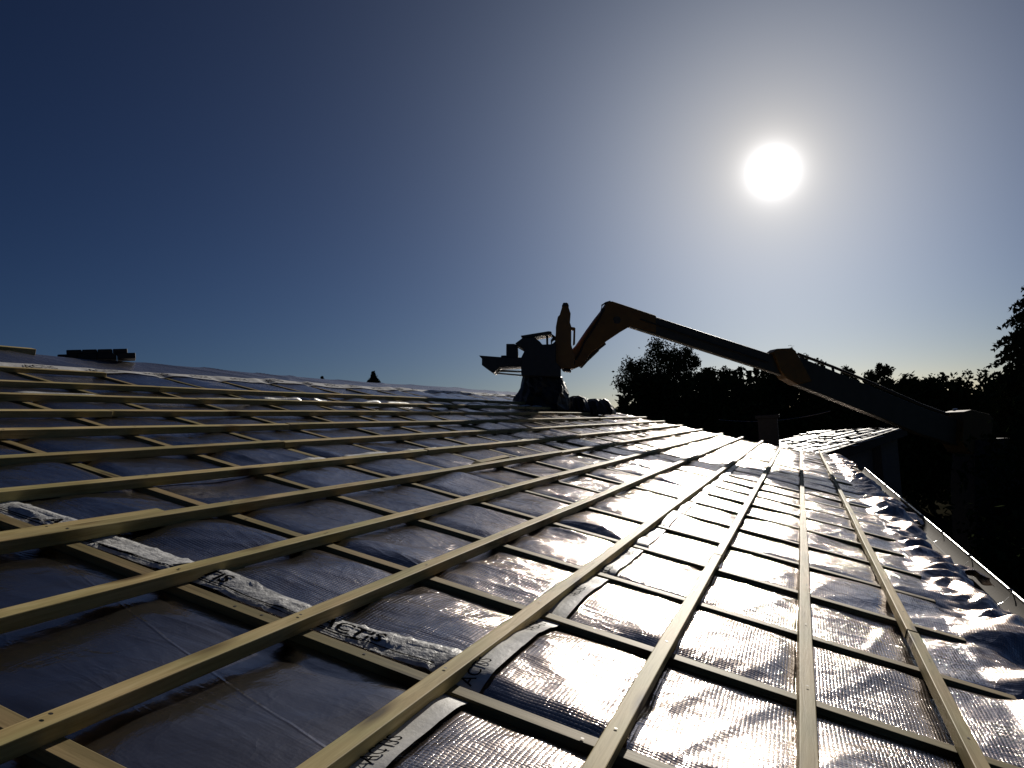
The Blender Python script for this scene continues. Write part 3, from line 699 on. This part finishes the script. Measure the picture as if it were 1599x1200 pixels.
# ------------------------------------------------------------------ neighbour's lower building
A = at_hd(1268, 716, 18.5); up = at_hd(1414, 667, 25.5) - A; LEN = up.length; up.normalize()
rw = Vector((-up.y, up.x, 0)).normalized(); nn = rw.cross(up)
if nn.z < 0: nn = -nn
nb = empty('neighbouring_house', (A.x, A.y, -3.7)); NI = Matrix.Translation((-A.x, -A.y, 3.7))
tag(nb, 'low neighbouring house with old canal tiles catching the sun beyond the foil roof', 'house')
WID = 2.6
def npt(a, b, h=0): return NI @ (A + up * a + rw * b + nn * h)
mb = MB(); mb.prism([npt(0, 0, -.12), npt(LEN, 0, -.12), npt(LEN, WID, -.12), npt(0, WID, -.12)], nn * .16); mb.build('roof_boards', M_DARKWOOD, nb)
rt = random.Random(4); mb = MB(); bb = -.05
while bb < WID:
    wdt = rt.uniform(.17, .26); a0 = rt.uniform(-.35, 0)
    while a0 < LEN:
        ln = rt.choice((.45, .5, .6, .9, 1.4, 2.0)); t1 = rt.uniform(-.006, .035); tr_ = rt.uniform(-.10, .10); sk = rt.uniform(-.02, .02)
        seg = 5; vs_ = []
        for aa, hh in ((max(a0, -.08), .045 + t1), (min(a0 + ln + .06, LEN), .010 + t1 * .6)):
            for k in range(seg + 1):
                u_ = k / seg - .5; vs_.append(npt(aa, bb + wdt * (.5 + u_) + sk, hh - .055 + .05 * (1 - 4 * u_ * u_) * .8 + tr_ * u_ * wdt))
        lo_ = [p - nn * .015 for p in vs_[:seg + 1]]
        mb.add(vs_ + lo_, [(k, k + 1, seg + 2 + k, seg + 1 + k) for k in range(seg)] + [(k + 1, k, 2 * seg + 2 + k, 2 * seg + 3 + k) for k in range(seg)])
        a0 += ln
    bb += wdt * 1.02
mb.build('canal_tiles', M_TILE, nb, smooth=False)
mb = MB(); mb.prism([npt(0, -.02, .03), npt(LEN, -.02, .03), npt(LEN, -.02, -.24), npt(0, -.02, -.24)], rw * .035); mb.build('verge_board', M_DARKWOOD, nb)
w1 = A + up * .5 + rw * .35; w2 = A + up * (LEN - .1) + rw * .35
mb = MB(); quad = [Vector((w1.x, w1.y, -3.7)), Vector((w2.x, w2.y, -3.7)), w2 - Vector((0, 0, .32)), w1 - Vector((0, 0, .32))]
mb.prism([NI @ q for q in quad], rw * .25); mb.build('wall', M_WALL2, nb)
q1 = at_hd(1430, 700, 21.5)
mb = MB(); cpos = A + up * 5.0 + rw * .15; mb.box(NI @ Vector((cpos.x, cpos.y, -1.9)), (.22, .22, 3.6)); mb.build('post', M_DARKWOOD, nb)
ch = A + up * 1.2 + rw * 1.45
mb = MB(); mb.box(NI @ Vector((ch.x, ch.y, ch.z + .30)), (.45, .45, 1.1)); mb.box(NI @ Vector((ch.x, ch.y, ch.z + .89)), (.55, .55, .08)); mb.build('chimney', M_SLATE, nb, bevel=.01)

# ------------------------------------------------------------------ trees
def leaf_cards(m, c, n, spread, size, rs, flat=1.0):
    for _ in range(n):
        p = c + Vector((rs.gauss(0, spread), rs.gauss(0, spread), rs.gauss(0, spread * flat)))
        a = Vector((rs.uniform(-1, 1), rs.uniform(-1, 1), rs.uniform(-1, 1))).normalized(); b = a.cross(Vector((rs.uniform(-1, 1), rs.uniform(-1, 1), rs.uniform(-1, 1)))).normalized()
        l = size * rs.uniform(.6, 1.3); w = l * rs.uniform(.35, .6)
        m.add([p - a * l, p + b * w, p + a * l, p - b * w], [(0, 1, 2, 3)])
GZ = -3.7
def broadleaf(px, py_top, half_px, D, label, seed, name='broadleaf_tree', nclump=90, per=46, leaf=.11, mat_=M_LEAF, squash=1.0, low=.25, cat='tree', lobes=5, fill=None):
    rs = random.Random(seed); top = at_hd(px, py_top, D); H = top.z - GZ; rad = half_px * D / FPX * 1.03
    t = empty(name, (top.x, top.y, GZ)); tag(t, label, cat, 'trees beyond the roof')
    tr = MB(); trunk_top = H * .62
    tr.tube([(0, 0, 0), (rs.uniform(-.1, .1), 0, H * .2), (rs.uniform(-.2, .2), rs.uniform(-.2, .2), H * .42), (rs.uniform(-.2, .2), 0, trunk_top)], [.045 * H * .5, .034 * H * .5, .024 * H * .5, .01 * H * .5], 8)
    cr = MB(); zc = H * (low + 1) / 2; hz = H * (1 - low) / 2
    lob = []
    for k in range(lobes):
        a = rs.uniform(0, 6.28); q = rs.uniform(.2, .55)
        lob.append((Vector((math.cos(a) * rad * q, math.sin(a) * rad * q, zc + rs.uniform(-.55, .6) * hz)), rs.uniform(.42, .62)))
    lob.append((Vector((0, 0, zc + hz * .45)), .55)); lob.append((Vector((0, 0, zc - hz * .2)), .7))
    for k in range(nclump):
        if fill is not None:
            while True:
                q = Vector((rs.uniform(-1, 1), rs.uniform(-1, 1), rs.uniform(-1, 1)))
                a_ = math.atan2(q.z, q.x); lim = .86 + .16 * math.sin(a_ * 3 + seed) + .12 * math.sin(a_ * 7 + seed * 2)
                if q.length < lim and (q.length > .35 or rs.random() < .4): break
            p = Vector((q.x * rad * 1.05, q.y * rad, H - rad * fill + q.z * rad * fill))
            leaf_cards(cr, p, per, rad * .06 + .03, leaf, rs)
            if k % 4 == 0:
                st = Vector((0, 0, rs.uniform(.3, .6) * H)); mid = (st + p) / 2 + Vector((0, 0, .05 * H)); tr.tube([st, mid, p], [.012 * H * .5 + .01, .02, .007], 5, False)
            continue
        c0, sc_ = rs.choice(lob)
        d = Vector((rs.gauss(0, 1), rs.gauss(0, 1), rs.gauss(0, 1))).normalized() * rs.uniform(.45, 1.0) ** .6
        p = c0 + Vector((d.x * rad * sc_, d.y * rad * sc_, d.z * hz * sc_ * squash))
        p.z = min(p.z, H - rs.uniform(.05, .3)); p.z = max(p.z, .25)
        hr = math.hypot(p.x, p.y)
        if hr > rad: p.x *= rad / hr; p.y *= rad / hr
        leaf_cards(cr, p, per, rad * .095 + .05, leaf, rs)
        if k % 3 == 0:
            st = Vector((0, 0, rs.uniform(.3, .6) * H)); mid = (st + p) / 2 + Vector((0, 0, .08 * H)); tr.tube([st, mid, p], [.012 * H * .5 + .01, .02, .007], 5, False)
    tr.build('trunk', M_BARK, t); cr.build('crown', mat_, t)
    return t
def conifer(px, py_top, half_px, D, label, seed, name='conifer_tree', tiers=22, leaf=.13, droop=.25, cat='tree', dense=1.0, power=.85):
    rs = random.Random(seed); top = at_hd(px, py_top, D); H = top.z - GZ; rad = half_px * D / FPX
    t = empty(name, (top.x, top.y, GZ)); tag(t, label, cat, 'trees beyond the roof')
    tr = MB(); tr.tube([(0, 0, 0), (0, 0, H * .5), (0, 0, H * .98)], [.02 * H, .012 * H, .004], 8); cr = MB()
    for i in range(tiers):
        f = i / (tiers - 1); z = H * (.06 + .93 * f); r = rad * (1 - f) ** power + .04
        nb_ = max(4, int((13 - 8 * f) * dense))
        for k in range(nb_):
            a = rs.uniform(0, 6.28); l = r * rs.uniform(.6, 1.12); d = Vector((math.cos(a), math.sin(a), 0))
            n = max(3, int(l / (leaf * .55)))
            zz = z + rs.uniform(-.5, .5) * H / tiers
            for q in range(n):
                u = (q + .5) / n; c = d * (l * u) + Vector((0, 0, zz - droop * l * u * u + .06 * l * u * 3 * (1 - u)))
                leaf_cards(cr, c, 3, leaf * .45 * (1.15 - .6 * u), leaf * (1.1 - .45 * u), rs, .6)
            tr.tube([(0, 0, zz), d * l * .9 + Vector((0, 0, zz - droop * l * .8))], [.02, .005], 4, False)
    tr.build('trunk', M_BARK, t); cr.build('crown', M_LEAF_DARK, t)
    return t
broadleaf(1022, 532, 57, 45, 'tall airy broadleaf tree with open crown right of the tarpaulin bundles', 11, nclump=400, per=30, leaf=.085, fill=1.0)
broadleaf(1066, 538, 24, 46, 'narrow broadleaf tree leaning on the right flank of the tall airy one', 12, nclump=130, per=26, leaf=.085, fill=1.7)
broadleaf(1116, 570, 30, 50, 'rounded middle sized tree under the long boom', 13, nclump=170, per=26, leaf=.10, fill=1.0)
CT = ['leftmost pointed conifer tip under the boom', 'second pointed conifer tip from the left under the boom', 'third pointed conifer tip from the left under the boom', 'fourth pointed conifer tip from the left under the boom', 'fifth pointed conifer tip from the left under the boom', 'rightmost lower pointed conifer tip under the boom']
for k, (x, y) in enumerate(((1147, 583), (1156, 577), (1169, 582), (1181, 576), (1191, 581), (1206, 584))):
    conifer(x, y, 26, 48 + k * .7, CT[k], 20 + k, 'pointed_conifer', 26, .16, dense=1.4, power=1.0)
broadleaf(1238, 543, 22, 40, 'feathery tree sticking up right behind the boom collar', 14, nclump=120, per=20, leaf=.085, fill=1.5)
broadleaf(1275, 565, 24, 44, 'sparse tree showing through above the outer boom', 15, nclump=50, per=30, leaf=.11)
broadleaf(1322, 572, 14, 50, 'small thin treetop above the hose rail of the boom', 16, nclump=60, per=18, leaf=.10, fill=1.2)
broadleaf(1371, 567, 20, 50, 'upright round treetop left of the umbrella pines', 17, nclump=110, per=22, leaf=.10, fill=1.2)
broadleaf(1413, 583, 26, 60, 'left one of the two umbrella pines on the skyline', 18, 'umbrella_pine', 80, 46, .13, M_LEAF_DARK, .55, .45)
broadleaf(1457, 577, 30, 60, 'right, larger one of the two umbrella pines on the skyline', 19, 'umbrella_pine', 90, 46, .13, M_LEAF_DARK, .55, .45)
broadleaf(1503, 579, 26, 50, 'ragged low tree right of the umbrella pines', 31, nclump=60, per=36, leaf=.12)
broadleaf(1538, 583, 24, 48, 'low dark tree at the foot of the big conifer', 32, nclump=60, per=40, leaf=.12)
conifer(1672, 385, 175, 24, 'big dark conifer with drooping branch tips at the right edge', 33, 'big_conifer', 70, .12, .20, dense=2.6, power=.5)
conifer(583, 581, 130, 60, 'small distant conifer peeking over the ridge in the middle', 34, 'distant_conifer', 80, .11, .3, dense=3.0, power=.95)
conifer(503, 588.5, 70, 70, 'tiny distant treetop just showing over the ridge', 35, 'distant_conifer', 60, .12, .3, dense=2.5, power=1.0)
bl = ['low dark shrub at the left end of the tree belt', 'dense dark bush below the tall airy tree', 'dense dark bush below the rounded tree', 'dense dark bush under the pointed conifers', 'dense dark bush left of the chimney', 'dense dark bush behind the tiled roof', 'dense dark bush right of the tiled roof', 'dense dark bush below the umbrella pines', 'dense dark bush below the ragged low tree', 'dense dark bush at the foot of the big conifer']
for k, (x, y, hp, D) in enumerate(((976, 618, 24, 34), (1025, 588, 60, 38), (1095, 586, 64, 39), (1165, 588, 64, 37), (1240, 586, 64, 38), (1310, 600, 60, 38), (1375, 598, 60, 39), (1440, 602, 60, 37), (1505, 600, 60, 36), (1575, 590, 65, 34))):
    broadleaf(x, y, hp, D, bl[k], 50 + k, 'dense_bush', 340, 46, .14, M_LEAF_DARK, 1.0, .02, 'bush', 7)

for k, (x, y, hp, D, lab) in enumerate(((1600, 660, 130, 14, 'large dark bush added to fill the shade right of the gutter at the frame edge'), (1640, 790, 110, 10, 'near dark bush added to fill the shade low at the right frame edge'))):  # bushes added so the shaded area beyond the gutter stays black
    broadleaf(x, y, hp, D, lab, 70 + k, 'dense_bush', 150, 60, .07, M_LEAF_DARK, 1.0, .02, 'bush', 7)

# thin cable before the trees
a = at_hd(1125, 656, 26); b = at_hd(1262, 650, 26); d = (b - a)
mb = MB(); pts = [a + d * t - Vector((0, 0, .10 * (1 - (2 * t - 1) ** 2))) for t in np.linspace(-.02, 1.25, 24)]
mb.tube(pts, .009, 5)
tag(mb.build('overhead_cable', M_ZINC), 'thin bright cable strung in front of the dark trees', 'cable')
